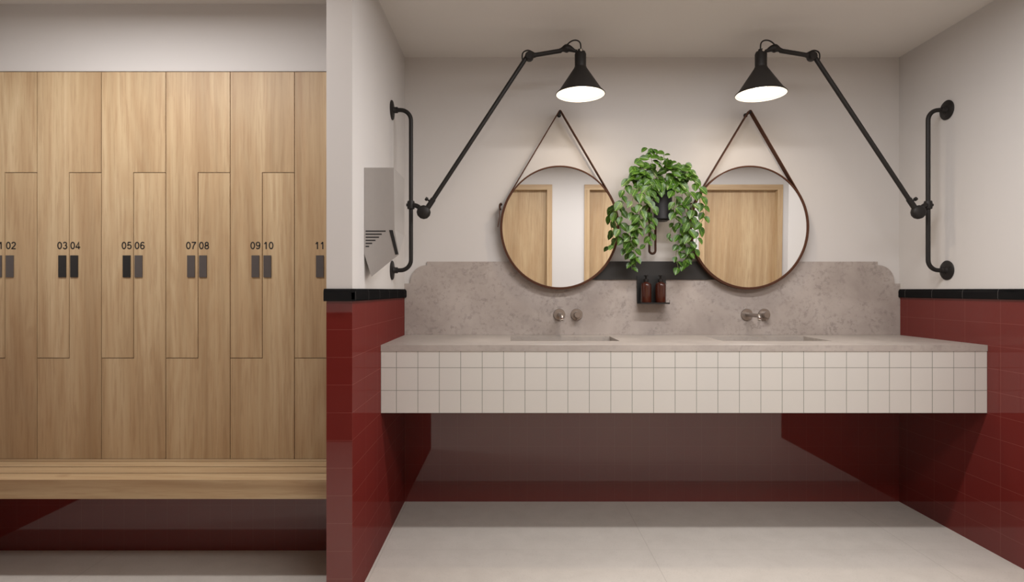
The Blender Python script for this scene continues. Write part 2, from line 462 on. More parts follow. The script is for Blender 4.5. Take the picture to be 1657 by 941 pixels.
for k in range(6):
    x0, x1 = lx_(-44+104.1*k), lx_(-44+104.1*(k+1))
    if k == 5: x1 = XP-0.001
    if k == 0: x0 = XA+0.001
    xm = lx_(-44+104.1*(k+0.5)) 
    for side in (0, 1):
        num = 2*k+1+side
        z0, z1 = LBOT, LTOP
        g = GAP
        if side == 0:
            poly = [(x0+g, z1), (x1-g, z1), (x1-g, LU+g), (xm-g, LU+g), (xm-g, LL_+g), (x0+g, LL_+g)]
        else:
            poly = [(x1-g, z0), (x0+g, z0), (x0+g, LL_-g), (xm+g, LL_-g), (xm+g, LU-g), (x1-g, LU-g)]
        where = 'oak locker numbered %02d, wide at the %s, with a %s pull' % (num, 'top' if side == 0 else 'bottom', colname[num])
        if num == 12: where = 'oak locker wide at the bottom, mostly hidden behind the white and red partition end'
        if num == 1: where = 'oak locker cut by the left frame edge, wide at the top, numbered 01'
        t = thing('locker', where, 'locker', ((x0+x1)/2, LY+0.2, LBOT), 'numbered oak lockers')
        bm = bmesh.new(); prism(bm, poly, LY+0.019, LY+0.42)
        obj('body', bm, M['leather_dark'], t)
        bm = bmesh.new(); prism(bm, poly, LY, LY+0.018)
        door = obj('door', bm, M['oak_v'], t, bevel=0.0004, origin=((x0+x1)/2, LY, 1.3))
        if side == 0: h0, h1 = xm-0.0455, xm-0.0125
        else: h0, h1 = xm+0.0065, xm+0.0395
        if num == 12: pass
        bm = bmesh.new(); box(bm, h0, h1, LY-0.004, LY+0.001, lz_(448.3), lz_(413))
        mt = M['pull_'+colname[num]]
        hd = obj('handle', bm, mt, door, bevel=0.0007)
        me = text_mesh('%02d' % num, 0.0365)
        me.materials.append(M['ink'])
        tx = (xm-0.0075-0.0445) if side == 0 else (xm+0.0050)
        to = bpy.data.objects.new('number', me); C.objects.link(to); to.parent = door
        to.location = Vector((tx, LY-0.0004, lz_(403.7))) - world_loc(door)

# bench in front of the lockers
t = thing('bench', 'low slatted oak bench running along the foot of the lockers', 'bench', ((XA+XP)/2, 2.45, 0))
bz = 0.404; bxl, bxr = XA+0.001, XP-0.001
for (ya, yb) in ((2.575, 2.600), (2.493, 2.565), (2.406, 2.483), (2.317, 2.396)):
    bm = bmesh.new(); box(bm, bxl, bxr, ya, yb, bz-0.026 if ya > 2.32 else bz-0.0745, bz)
    obj('slat', bm, M['oak_h'], t, bevel=0.0012, origin=(0, ya, bz))
bm = bmesh.new(); box(bm, bxl, bxr, 2.399, 2.600, bz-0.0745, bz-0.0565)
for sx_ in (bxl+0.02, (bxl+bxr)/2, bxr-0.06):
    box(bm, sx_, sx_+0.04, 2.399, 2.600, bz-0.0565, bz-0.0262)
obj('support', bm, M['oak_h'], t)

# ------------------------------------------------------------------ vanity, countertop, basins, splashback
VY = D/1.228; VT = 0.9008; VB = 0.601; TH = 0.027
t = thing('vanity_unit', 'wall-hung vanity front clad in small square cream tiles', 'vanity', ((XL+XR)/2, 2.9, VB))
bm = bmesh.new(); box(bm, XL+0.001, XR-0.001, VY+0.003, VY+0.03, VB, VT-TH-0.0005)
obj('tiled_front', bm, M['vanity'], t)
# the tile joints are laid out in room coordinates: keep this mesh's own origin at the room origin
o = t.children[0] if t.children else None
bm = bmesh.new(); box(bm, XL+0.001, XR-0.001, VY+0.031, D-0.001, VB+0.001, VB+0.02)
obj('bottom_panel', bm, M['vanity'], t)
BAS = [(0.0, 0.52), (1.013, 1.533)]; BY = (2.83, 3.11)
t = thing('countertop', 'long taupe stone countertop with two sunken basins openings on the tiled vanity', 'countertop', ((XL+XR)/2, 2.9, VT-TH))
t['label'] = 'long taupe stone countertop resting on the cream tiled vanity'
bm = bmesh.new()
gx = [XL+0.0005, BAS[0][0], BAS[0][1], BAS[1][0], BAS[1][1], XR-0.0005]; gy = [VY, BY[0], BY[1], D-0.0005]
vt = {}
def gv(i, j, z):
    if (i, j, z) not in vt: vt[(i, j, z)] = bm.verts.new((gx[i], gy[j], z))
    return vt[(i, j, z)]
solid = lambda i, j: 0 <= i < 5 and 0 <= j < 3 and not (j == 1 and i in (1, 3))
for i in range(5):
    for j in range(3):
        if not solid(i, j): continue
        for z in (VT, VT-TH): bm.faces.new((gv(i, j, z), gv(i+1, j, z), gv(i+1, j+1, z), gv(i, j+1, z)))
        for di, dj, a, b in ((-1, 0, (i, j), (i, j+1)), (1, 0, (i+1, j), (i+1, j+1)), (0, -1, (i, j), (i+1, j)), (0, 1, (i, j+1), (i+1, j+1))):
            if not solid(i+di, j+dj):
                bm.faces.new((gv(*a, VT), gv(*b, VT), gv(*b, VT-TH), gv(*a, VT-TH)))
ct = obj('countertop', bm, M['stone_top'])
bpy.data.objects.remove(t, do_unlink=True)
tag(ct, 'long taupe stone countertop resting on the cream tiled vanity', 'countertop')
for n_, (a, b) in enumerate(BAS):
    t = thing('basin', 'rectangular stone basin sunk in the counter below the %s round mirror' % ('left' if n_ == 0 else 'right'), 'sink', ((a+b)/2, 2.97, VT-TH-0.13), 'sunken basins')
    bm = bmesh.new(); e = 0.012; zt = VT-TH-0.0006; zb = zt-0.12
    o4 = [(a-e, BY[0]-e), (b+e, BY[0]-e), (b+e, BY[1]+e), (a-e, BY[1]+e)]; i4 = [(a, BY[0]), (b, BY[0]), (b, BY[1]), (a, BY[1])]; c4 = [(a+.03, BY[0]+.05), (b-.03, BY[0]+.05), (b-.03, BY[1]-.02), (a+.03, BY[1]-.02)]
    Vo = [bm.verts.new((*p, zt)) for p in o4]; Vi = [bm.verts.new((*p, zt)) for p in i4]; Vb = [bm.verts.new((*p, zb)) for p in c4]; Vu = [bm.verts.new((*p, zb-0.012)) for p in o4]
    for q in range(4):
        r = (q+1) % 4
        bm.faces.new((Vo[q], Vo[r], Vi[r], Vi[q])); bm.faces.new((Vi[q], Vi[r], Vb[r], Vb[q])); bm.faces.new((Vo[q], Vo[r], Vu[r], Vu[q]))
    bm.faces.new(Vb); bm.faces.new(Vu)
    obj('bowl', bm, M['stone_top'], t)
    bm = bmesh.new(); lathe(bm, ((a+b)/2, 3.0, zb), (0, 0, 1), [(0.022, 0), (0.022, 0.003), (0.016, 0.0045), (0, 0.0045)], 24)
    obj('drain', bm, M['nickel'], t, smooth=True)
# splashback slab with shaped corners
SY = D-0.010
def wx(px, d=SY): return (px-826)*d/F
def wz(py, d=SY): return CAMZ+(469-py)*d/F
cl = [(656.5, 459), (663.5, 458)]
arc = []
for q in range(0, 13):
    a = PI*q/24
    arc.append((691-27*math.cos(a), 455-26.5*math.sin(a)))
left = [(654.9, 458.5), (663.5, 458.5), (664, 455)] + arc + [(691, 423)]
pts = [(wx(x), wz(y)) for x, y in left]
pts[0] = (XL+0.0006, pts[0][1])
cx = (XL+XR)/2
ptr = [(2*cx-x, z) for x, z in reversed(pts)]
poly = [(XL+0.0006, VT+0.0004)] + pts + ptr + [(XR-0.0006, VT+0.0004)]
clean = []
for p in poly:
    if not clean or (Vector(p)-Vector(clean[-1])).length > 1e-4: clean.append(p)
bm = bmesh.new(); prism(bm, clean, SY, D-0.0004)
tag(obj('splashback', bm, M['stone'], bevel=0), 'mottled taupe stone splashback slab with scalloped upper corners behind the counter', 'splashback')

# black panel between the mirrors
PY = SY-0.007
bm = bmesh.new(); box(bm, wx(936, PY), wx(1184, PY), PY, SY-0.0004, wz(452.3, PY), wz(422.6, PY))
tag(obj('wall_panel', bm, M['panel'], bevel=0.001), 'flat black band fixed across the splashback between the two mirrors', 'panel')

# soap holder and bottles
HY = 3.115
t = thing('soap_holder', 'black metal holder carrying two bottles under the black band', 'holder', (wx(1054.5, HY), PY, wz(490, HY)))
xa, xb = wx(1031, 3.19), wx(1078, 3.19); zt, zb = 1.143+(469-446)/301, 1.143+(469-490)/303
bm = bmesh.new(); box(bm, xa, xb, PY-0.004, PY-0.0004, zb, zt); obj('back_plate', bm, M['black_deep'], t)
bm = bmesh.new(); box(bm, xa, xb, HY, PY-0.0045, zb-0.004, zb); obj('tray', bm, M['black'], t)
bm = bmesh.new()
for xx in (xa, xb-0.0015):
    box(bm, xx, xx+0.0015, HY, HY+0.002, zb, zb+0.018)
box(bm, xa, xb, HY, HY+0.002, zb, zb+0.004)
obj('lip', bm, M['black'], t)
for n_, bxp in enumerate((1046.0, 1069.5)):
    yy = 3.150; x = wx(bxp, yy)-0.002
    t = thing('soap_bottle', 'small amber bottle with black pump, %s of the two in the black holder' % ('left' if n_ == 0 else 'right'), 'bottle', (x, yy, zb+0.0004), 'amber soap bottles')
    bm = bmesh.new(); z = zb+0.0006
    lathe(bm, (x, yy, z), (0, 0, 1), [(0, 0), (0.024, 0), (0.027, 0.004), (0.0275, 0.01), (0.0275, 0.094), (0.024, 0.104), (0.013, 0.110), (0.011, 0.112), (0, 0.112)], 28, cap=False)
    obj('glass', bm, M['amber'], t, smooth=True)
    bm = bmesh.new()
    lathe(bm, (x, yy, z+0.1125), (0, 0, 1), [(0, 0), (0.013, 0), (0.013, 0.014), (0.005, 0.016), (0.005, 0.028), (0.010, 0.028), (0.010, 0.035), (0, 0.035)], 20, cap=False)
    tube(bm, [(x, yy, z+0.144), (x, yy-0.026, z+0.142)], 0.0035, 8)
    obj('pump', bm, M['black'], t, smooth=True)

# ------------------------------------------------------------------ mirrors
MY = D-0.060; MC = F/MY              # mirror glass plane
TILT = math.radians(1.0)
def mirror(cxp, side_word):
    cx_, cz_ = (cxp-826)/MC, CAMZ+(469-367.3)/MC
    A, B = 95.2/MC, 99.4/MC
    t = thing('round_mirror', 'round leather-rimmed mirror on a strap, %s' % side_word, 'mirror', (cx_, MY+0.012, cz_), 'hanging round mirrors')
    R = Matrix.Rotation(TILT, 4, 'X')
    N = 96
    def ring(prof, bm):   # prof: (radial offset, y offset)
        rows = []
        for k in range(N):
            a = 2*PI*k/N
            rows.append([bm.verts.new((cx_+(A+r)*math.cos(a), MY+y, cz_+(B+r)*math.sin(a))) for r, y in prof])
        for k in range(N):
            p, q = rows[k], rows[(k+1) % N]
            for i in range(len(prof)):
                j = (i+1) % len(prof)
                bm.faces.new((p[i], p[j], q[j], q[i]))
    bm = bmesh.new()
    vs = [bm.verts.new((cx_+(A-0.008)*math.cos(2*PI*k/N), MY+0.004, cz_+(B-0.008)*math.sin(2*PI*k/N))) for k in range(N)]
    bm.faces.new(vs)
    vb = [bm.verts.new(v.co+Vector((0, 0.004, 0))) for v in vs]; bm.faces.new(vb[::-1])
    for k in range(N): bm.faces.new((vs[k], vb[k], vb[(k+1) % N], vs[(k+1) % N]))
    parts = [obj('glass', bm, M['mirror'], t)]
    bm = bmesh.new(); ring([(-0.0075, 0.003), (-0.0065, -0.001), (-0.0005, -0.001), (0, 0), (0, 0.030), (-0.0075, 0.030)], bm)
    parts.append(obj('rim', bm, M['leather'], t, smooth=True))
    # strap: peg -> tangent -> round the rim -> tangent -> peg
    px_, pz_ = cx_+0.001, CAMZ+(469-181.5)/MC
    path = []
    r = 0.0023
    tang = None
    # ellipse tangent points seen from the peg
    A2, B2 = A+r, B+r
    h = (pz_-cz_)/B2; th = math.asin(1/h)
    aL, aR = PI-th, th
    # arc going from right tangent clockwise below to left tangent
    K = 90
    span = 2*PI-(aL-aR)
    path.append((px_+0.006, pz_+0.004))
    for k in range(K+1):
        a = aR - span*k/K
        path.append((cx_+A2*math.cos(a), cz_+B2*math.sin(a)))
    path.append((px_-0.006, pz_+0.004)); path.append((px_-0.003, pz_+0.008)); path.append((px_+0.003, pz_+0.008))
    bm = bmesh.new(); n = len(path); rows = []
    w0, w1 = MY+0.0002, MY+0.0342
    for k in range(n):
        p0 = Vector(path[k-1]); p1 = Vector(path[k]); p2 = Vector(path[(k+1) % n])
        tg = ((p1-p0).normalized()+(p2-p1).normalized()).normalized()
        nr = Vector((-tg.y, tg.x))
        rr = 0.0021
        rows.append([bm.verts.new((p1.x+nr.x*s_*rr, y, p1.y+nr.y*s_*rr)) for s_, y in ((-1, w0), (1, w0), (1, w1), (-1, w1))])
    for k in range(n):
        p, q = rows[k], rows[(k+1) % n]
        for i in range(4): bm.faces.new((p[i], q[i], q[(i+1) % 4], p[(i+1) % 4]))
    parts.append(obj('strap', bm, M['leather'], t))
    # buckle and loose strap tail on the left
    bxp, bzp = cx_-93.5/MC, cz_+35/MC
    bm = bmesh.new()
    tube(bm, spline([(bxp-0.004, w0-0.002, bzp+0.012), (bxp-0.012, w0-0.003, bzp+0.004), (bxp-0.012, w0-0.002, bzp-0.012), (bxp-0.006, w0-0.002, bzp-0.020)], 5), 0.0042, 8)
    tube(bm, spline([(bxp-0.002, w1+0.002, bzp+0.010), (bxp-0.010, w1+0.003, bzp+0.002), (bxp-0.011, w1+0.002, bzp-0.012), (bxp-0.006, w1+0.002, bzp-0.020)], 5), 0.0040, 8)
    tube(bm, [(bxp-0.003, w0-0.003, bzp+0.010), (bxp-0.003, w1+0.003, bzp+0.010)], 0.0035, 8)
    parts.append(obj('buckle', bm, M['leather_dark'], t, smooth=True))
    bm = bmesh.new()
    pth = spline([(bxp-0.006, 0, bzp+0.008), (bxp-0.013, 0, bzp-0.02), (bxp-0.014, 0, bzp-0.06), (bxp-0.022, 0, bzp-0.112)], 6)
    rows = []
    for p in pth: rows.append([bm.verts.new((p.x+dx, y, p.z)) for dx, y in ((-0.0018, w0+0.002), (0.0018, w0+0.002), (0.0018, w1-0.004), (-0.0018, w1-0.004))])
    for p, q in zip(rows, rows[1:]):
        for i in range(4): bm.faces.new((p[i], q[i], q[(i+1) % 4], p[(i+1) % 4]))
    bm.faces.new(rows[0]); bm.faces.new(rows[-1][::-1])
    parts.append(obj('strap_tail', bm, M['leather'], t))
    # hang it leaning slightly forward
    t.rotation_euler = (TILT, 0, 0)
    pg = bmesh.new()
    lathe(pg, (px_, D-0.0004, pz_), (0, -1, 0), [(0.0, 0), (0.011, 0), (0.011, 0.004), (0.0055, 0.006), (0.0055, 0.056), (0.0085, 0.058), (0.0085, 0.066), (0.006, 0.069), (0, 0.069)], 20, cap=False)
    tag(obj('wall_peg', pg, M['black'], smooth=True, origin=(px_, D, pz_)), 'small black wall peg carrying the strap of the %s round mirror' % ('left' if cxp < 1000 else 'right'), 'peg', 'mirror pegs')
mirror(905.8, 'left of the plant, reflecting two doors')
mirror(1213.0, 'right of the plant, reflecting one wide door')

# ------------------------------------------------------------------ wall lamps
def lamp(s_, side_word):
    cxm = (XL+XR)/2
    def X(px): return px
    LYD = D/1.124
    def P(px, py, y):        # left-lamp pixel -> world, mirrored for the right one
        x = (px-826)*y/F; z = CAMZ+(469-py)*y/F
        if s_ > 0: x = 2*cxm-x
        return Vector((x, y, z))
    wallx = XL if s_ < 0 else XR
    dr = -s_                  # direction away from the wall
    top, bot = P(665, 178, LYD), P(665, 437, LYD)
    t = thing('wall_lamp', 'black swing-arm wall lamp with lit cone shade, fixed to the %s side wall' % side_word, 'lamp', (wallx, LYD, bot.z), 'swing-arm wall lamps')
    bm = bmesh.new()
    R_ = 0.050; x = top.x
    pts = [Vector((wallx+dr*0.012, LYD, top.z))]
    for q in range(9):
        a = PI/2*q/8
        pts.append(Vector((x-dr*R_+dr*R_*math.sin(a), LYD, top.z-R_+R_*math.cos(a))))
    for q in range(9):
        a = PI/2*q/8
        pts.append(Vector((x-dr*R_+dr*R_*math.cos(a), LYD, bot.z+R_-R_*math.sin(a))))
    pts.append(Vector((wallx+dr*0.012, LYD, bot.z)))
    tube(bm, pts, 0.0102, 16); obj('wall_bar', bm, M['black'], t, smooth=True)
    for zz in (top.z, bot.z):
        bm = bmesh.new(); lathe(bm, (wallx+dr*0.0006, LYD, zz), (dr, 0, 0), [(0, 0), (0.046, 0), (0.047, 0.003), (0.044, 0.006), (0.017, 0.010), (0.0145, 0.014), (0.0145, 0.028), (0.012, 0.030), (0, 0.030)], 36, cap=False)
        for q in range(3):
            a = 2*PI*q/3+0.5
            lathe(bm, (wallx+dr*0.006, LYD+0.031*math.cos(a), zz+0.031*math.sin(a)), (dr, 0, 0), [(0.005, 0), (0.005, 0.003), (0, 0.004)], 10)
        obj('wall_flange', bm, M['black'], t, smooth=True)
    ya = LYD-0.028
    cl = P(665, 331.5, LYD); pv = P(685.5, 343, ya)
    bm = bmesh.new(); lathe(bm, (cl.x, LYD, cl.z-0.021), (0, 0, 1), [(0.0105, 0), (0.017, 0.002), (0.018, 0.010), (0.018, 0.032), (0.016, 0.040), (0.0095, 0.042)], 24)
    tube(bm, [Vector((cl.x, LYD, cl.z)), Vector((cl.x-dr*0.022, LYD-0.002, cl.z))], [0.009, 0.007], 12)
    tube(bm, spline([Vector((cl.x, LYD, cl.z)), Vector((cl.x+dr*0.03, LYD-0.012, cl.z-0.006)), Vector((pv.x, ya+0.002, pv.z+0.006))], 4), [0.011]*9, 14)
    obj('clamp', bm, M['black'], t, smooth=True)
    bm = bmesh.new(); lathe(bm, (pv.x, ya+0.020, pv.z), (0, -1, 0), [(0, 0), (0.022, 0), (0.030, 0.005), (0.033, 0.012), (0.033, 0.026), (0.030, 0.033), (0.022, 0.038), (0, 0.038)], 12, cap=False)
    obj('pivot', bm, M['black'], t, smooth=True)
    yb = 2.84
    el = P(853, 91, yb); a0 = P(692, 336, ya)
    d = (el-a0).normalized()
    bm = bmesh.new(); tube(bm, [a0, a0+d*0.05, a0+d*0.051, el], [0.0132, 0.0132, 0.0106, 0.0106], 16)
    obj('lower_arm', bm, M['black'], t, smooth=True)
    kn = a0+d*0.032; sd = Vector((-d.z*dr, 0, d.x*dr))*1.0
    if sd.z < 0: sd = -sd
    bm = bmesh.new(); tube(bm, [kn, kn+sd*0.024], 0.0045, 10); lathe(bm, kn+sd*0.022, sd, [(0, 0), (0.0085, 0), (0.009, 0.004), (0.0085, 0.011), (0, 0.012)], 12, cap=False)
    obj('thumbscrew', bm, M['black'], t, smooth=True)
    hj = P(918, 80.5, yb)
    bm = bmesh.new(); c_ = P(856.5, 91.5, yb)
    lathe(bm, (c_.x, yb+0.019, c_.z), (0, -1, 0), [(0, 0), (0.016, 0), (0.0205, 0.005), (0.0215, 0.019), (0.0205, 0.033), (0.016, 0.038), (0, 0.038)], 24, cap=False)
    obj('elbow_joint', bm, M['black'], t, smooth=True)
    u1 = P(866, 89, yb); u2 = P(908, 82, yb)
    bm = bmesh.new(); tube(bm, [c_, u1, u1+(u2-u1)*0.04, u2], [0.014, 0.0115, 0.0105, 0.0105], 16)
    obj('upper_arm', bm, M['black'], t, smooth=True)
    bm = bmesh.new()
    tube(bm, spline([P(905, 82.5, yb), P(913, 79, yb), P(921, 78.5, yb), P(929, 82, yb), P(934, 83, yb)], 4), [0.0105]*3+[0.0125, 0.016, 0.019, 0.020, 0.019, 0.0165, 0.014, 0.012, 0.010, 0.0085, 0.0075, 0.0075, 0.0075, 0.0075], 16)
    obj('head_joint', bm, M['black'], t, smooth=True)
    hx = 939.2
    tp = P(hx, 80, yb); cn = P(hx, 108.5, yb); rm = P(hx, 153.0, yb)
    hgt = tp.z-cn.z; rh = 39.6*yb/F
    bm = bmesh.new()
    lathe(bm, (tp.x, yb, tp.z-hgt), (0, 0, 1), [(0, 0.0), (0.027, 0.0), (0.0275, hgt*0.72), (0.023, hgt*0.86), (0.012, hgt*0.90), (0.012, hgt*1.0), (0, hgt)], 32, cap=False)
    obj('socket', bm, M['black'], t, smooth=True)
    bm = bmesh.new(); lathe(bm, (tp.x-dr*0.0, yb-0.030, tp.z-0.014), (0, 1, 0), [(0, 0), (0.006, 0), (0.006, 0.05), (0, 0.05)], 12, cap=False)
    obj('hinge_pin', bm, M['chrome'], t, smooth=True)
    hc = cn.z-rm.z
    bm = bmesh.new()
    prof_out = [(0.029, hc), (0.031, hc-0.006), (0.060, hc*0.62), (rh*0.86, hc*0.155), (rh, 0.004), (rh+0.0015, 0.0)]
    prof_in = [(rh-0.0015, 0.0), (rh-0.002, 0.004), (rh*0.86-0.003, hc*0.155), (0.057, hc*0.62), (0.028, hc-0.008), (0.0, hc-0.008)]
    lathe(bm, (rm.x, yb, rm.z), (0, 0, 1), prof_out+prof_in[:1], 48, 0, cap=False)
    lathe(bm, (rm.x, yb, rm.z), (0, 0, 1), prof_in, 48, 1, cap=False)
    bmesh.ops.remove_doubles(bm, verts=bm.verts[:], dist=1e-5)
    sh = obj('lamp_shade', bm, [M['black'], M['shade_in']], t, smooth=True)
    bz_ = rm.z+0.036
    bm = bmesh.new(); bmesh.ops.create_uvsphere(bm, u_segments=24, v_segments=14, radius=0.027, matrix=Matrix.Translation((rm.x, yb, bz_+0.008)))
    obj('bulb', bm, M['bulb'], sh, smooth=True)
    ld = bpy.data.lights.new('lamp_light', 'SPOT'); ld.energy = LAMP_W; ld.color = (1, 0.80, 0.58); ld.shadow_soft_size = 0.02
    ld.spot_size = math.radians(165); ld.spot_blend = 1.0
    pd = bpy.data.lights.new('bulb_light', 'POINT'); pd.energy = 1.2; pd.color = (1, 0.84, 0.64); pd.shadow_soft_size = 0.02
    po = bpy.data.objects.new('bulb_light', pd); C.objects.link(po); po.location = (rm.x, yb, bz_-0.024)
    lo = bpy.data.objects.new('lamp_light', ld); C.objects.link(lo); lo.location = (rm.x, yb, bz_-0.026-0.012)
    # cables: a loop over the elbow and one over the head
    bm = bmesh.new()
    tube(bm, spline([P(848.5, 104, yb), P(845, 94, yb-0.004), P(846.5, 85, yb-0.006), P(854, 81.5, yb-0.006), P(862, 84.5, yb-0.004), P(869, 89.0, yb)], 6), 0.0034, 10)
    obj('cable', bm, M['black'], t, smooth=True); bm = bmesh.new()
    tube(bm, spline([P(911, 82, yb), P(918, 72, yb-0.004), P(926, 66, yb-0.004), P(934, 65.5, yb-0.002), P(939, 70, yb), P(940, 80, yb)], 6), 0.0034, 10)
    obj('cable', bm, M['black'], t, smooth=True)
lamp(-1, 'left'); lamp(1, 'right')

# ------------------------------------------------------------------ hand dryer on the partition
Y0, Y1 = 2.32, 2.552
s0 = F/Y0; s1 = F/Y1
def d0(px, py): return Vector(((px-826)/s0, Y0, CAMZ+(469-py)/s0))
xw = XL+0.0008
front = [Vector((xw, Y0, d0(0, 271).z)), d0(637, 271), d0(638.5, 372), d0(645.5, 411.5), d0(601, 447.5), Vector((xw, Y0, d0(0, 410).z))]
xo = d0(637, 0).x
back = [Vector((xw, Y1, front[0].z)), Vector((xo, Y1, front[0].z)), Vector((xo, Y1, 1.378)), Vector((xw, Y1, 1.25))]
t = thing('hand_dryer', 'angular grey hand dryer mounted on the white wall beside the left lamp', 'hand dryer', (xw, (Y0+Y1)/2, 1.2))
bm = bmesh.new()
f = [bm.verts.new(p) for p in front]; g = [bm.verts.new(p) for p in back]
for q in (f, g[::-1], (f[0], g[0], g[1], f[1]), (f[1], g[1], g[2], f[2]), (f[2], g[2], f[3]), (f[3], g[2], f[4]), (g[2], g[3], f[4]), (f[4], g[3], f[5]), (f[5], g[3], g[0], f[0])):
    bm.faces.new(q)
obj('casing', bm, M['dryer'], t, bevel=0.0010)
bm = bmesh.new()
q = [d0(629.6, 372), d0(635.6, 372), d0(644.6, 411.0), d0(639.8, 411.8)]
prism(bm, [(p.x, p.z) for p in q], Y0-0.0012, Y0+0.002)
obj('sensor_window', bm, M['black_deep'], t)
for k, xe in enumerate((624, 617.8, 613.5, 607.6, 602.3, 597.4)):
    a = d0(591.7, 372.7+4.95*k); b = d0(xe, 374.7+4.95*k)
    obj('vent_slot', bx(a.x, b.x, Y0-0.0008, Y0+0.002, b.z, a.z), M['black_deep'], t)

# ------------------------------------------------------------------ taps
def tap(px, k):
    word = ('left', 'right')[k]
    x = wx(px); z = wz(508.5)
    t = thing('wall_tap', 'brushed nickel wall spout on the splashback above the %s basin' % word, 'tap', (x, SY, z), 'wall spouts')
    bm = bmesh.new(); lathe(bm, (x, SY-0.0003, z), (0, -1, 0), [(0, 0), (0.031, 0), (0.0315, 0.002), (0.0315, 0.007), (0.030, 0.009), (0, 0.009)], 36, cap=False)
    obj('rosette', bm, M['nickel'], t, smooth=True)
    bm = bmesh.new(); L = 0.165
    tube(bm, [(x, SY-0.008, z), (x, SY-L+0.012, z)]+[(x, SY-L+0.012-0.012*math.sin(a), z-0.012+0.012*math.cos(a)) for a in (0.4, 0.8, 1.2, PI/2)], 0.0105, 16)
    obj('spout', bm, M['nickel'], t, smooth=True)
    bm = bmesh.new(); lathe(bm, (x, SY-L, z-0.012), (0, 0, -1), [(0, 0), (0.0095, 0), (0.0095, 0.011), (0.0085, 0.013), (0, 0.013)], 20, cap=False)
    obj('nozzle', bm, M['chrome'], t, smooth=True)
    x = wx(px+28)
    t = thing('tap_handle', 'round brushed nickel tap knob, right of the %s spout' % word, 'tap handle', (x, SY, z), 'tap knobs')
    bm = bmesh.new(); lathe(bm, (x, SY-0.0003, z), (0, -1, 0), [(0, 0), (0.031, 0), (0.0315, 0.002), (0.0315, 0.007), (0.030, 0.009), (0, 0.009)], 36, cap=False)
    obj('rosette', bm, M['nickel'], t, smooth=True)
    bm = bmesh.new(); lathe(bm, (x, SY-0.009, z), (0, -1, 0), [(0, 0), (0.016, 0), (0.0165, 0.003), (0.0165, 0.034), (0.015, 0.037), (0, 0.037)], 28, cap=False)
    obj('knob', bm, M['nickel'], t, smooth=True)
    bm = bmesh.new(); tube(bm, [(x, SY-0.028, z-0.012), (x, SY-0.030, z-0.031)], [0.0032, 0.0028], 10)
    obj('lever', bm, M['nickel'], t, smooth=True)
tap(905, 0); tap(1208, 1)

# ------------------------------------------------------------------ plant, pot and bracket
QY = D-0.115; QS = F/QY
def q3(px, py, y=QY): return Vector(((px-826)*y/F, y, CAMZ+(469-py)*y/F))
pc = q3(1072, 355)
t = thing('plant_bracket', 'black looped wall bracket carrying the pot of trailing leaves', 'bracket', (pc.x, D, pc.z-0.2))
bm = bmesh.new(); lx0, lx1 = q3(1055.5, 0).x, q3(1065.5, 0).x
zt_ = pc.z-0.003; zl = q3(0, 405, D-0.06).z; yb_ = D-0.05
rr = (lx1-lx0)/2
pts = [Vector((lx0, yb_, pc.z+0.10))] + [Vector((lx0, yb_, zt_))] + [Vector(((lx0+lx1)/2-rr*math.cos(a), yb_, zl-rr*math.sin(a))) for a in [PI*k/12 for k in range(13)]] + [Vector((lx1, yb_, zt_)), Vector((lx1, yb_, pc.z+0.10))]
tube(bm, pts, 0.0062, 12)
tube(bm, [Vector((lx0, yb_, pc.z+0.06)), Vector((lx0, D-0.0005, pc.z+0.06))], 0.0046, 10)
tube(bm, [Vector((lx1, yb_, pc.z+0.06)), Vector((lx1, D-0.0005, pc.z+0.06))], 0.0046, 10)
obj('loop', bm, M['leather_dark'], t, smooth=True)
bm = bmesh.new(); box(bm, lx0-0.015, lx1+0.06, D-0.060, D-0.056, zt_-0.001, zt_+0.002)
box(bm, lx0-0.008, lx1+0.05, QY-0.03, D-0.056, zt_-0.003, zt_-0.0004)
obj('rest', bm, M['black'], t)
t = thing('potted_plant', 'trailing green leafy plant in a charcoal pot between the two mirrors', 'plant', (pc.x, QY, pc.z))
bm = bmesh.new()
lathe(bm, (pc.x, QY, pc.z), (0, 0, 1), [(0, 0), (0.043, 0), (0.0455, 0.003), (0.050, 0.155), (0.0515, 0.162), (0.048, 0.162), (0.046, 0.14), (0, 0.14)], 40, cap=False)
obj('pot', bm, M['pot'], t, smooth=True)
bm = bmesh.new(); lathe(bm, (pc.x, QY, pc.z+0.141), (0, 0, 1), [(0.045, 0), (0.03, 0.006), (0, 0.008)], 24, cap=True)
obj('soil', bm, M['soil'], t, smooth=True)

fol = bmesh.new(); uvl = fol.loops.layers.uv.new('UVMap')
stems = bmesh.new()
LEAVES = []
def leaf(base, tip_dir, nrm, L, W, curl=0.25):
    tip_dir = tip_dir.normalized(); nrm = (nrm-tip_dir*nrm.dot(tip_dir)).normalized(); sd = tip_dir.cross(nrm)
    S = 8; rows = []
    shape = [0.16, 0.66, 0.93, 1.0, 0.97, 0.86, 0.66, 0.36, 0.0]
    for i in range(S+1):
        u = i/S; w = W/2*shape[i]
        back = -0.06*L*(1-u)**6
        c = base + tip_dir*(L*u) - nrm*(curl*L*u*u)
        row = []
        for j in (-2, -1, 0, 1, 2):
            v = j/2
            cup = 0.16*W*(abs(v)**1.4)*shape[i]
            row.append((fol.verts.new(c + sd*(w*v) + nrm*cup - tip_dir*(0.10*L*abs(v)*(1-u)**3)), u, v*shape[i]/2+0.5))
        rows.append(row)
    for a, b in zip(rows, rows[1:]):
        for j in range(4):
            q = [a[j], a[j+1], b[j+1], b[j]]
            try: f = fol.faces.new([x[0] for x in q])
            except ValueError: continue
            f.smooth = True
            for lp, x in zip(f.loops, q): lp[uvl].uv = (x[1], x[2])
rnd = random.uniform
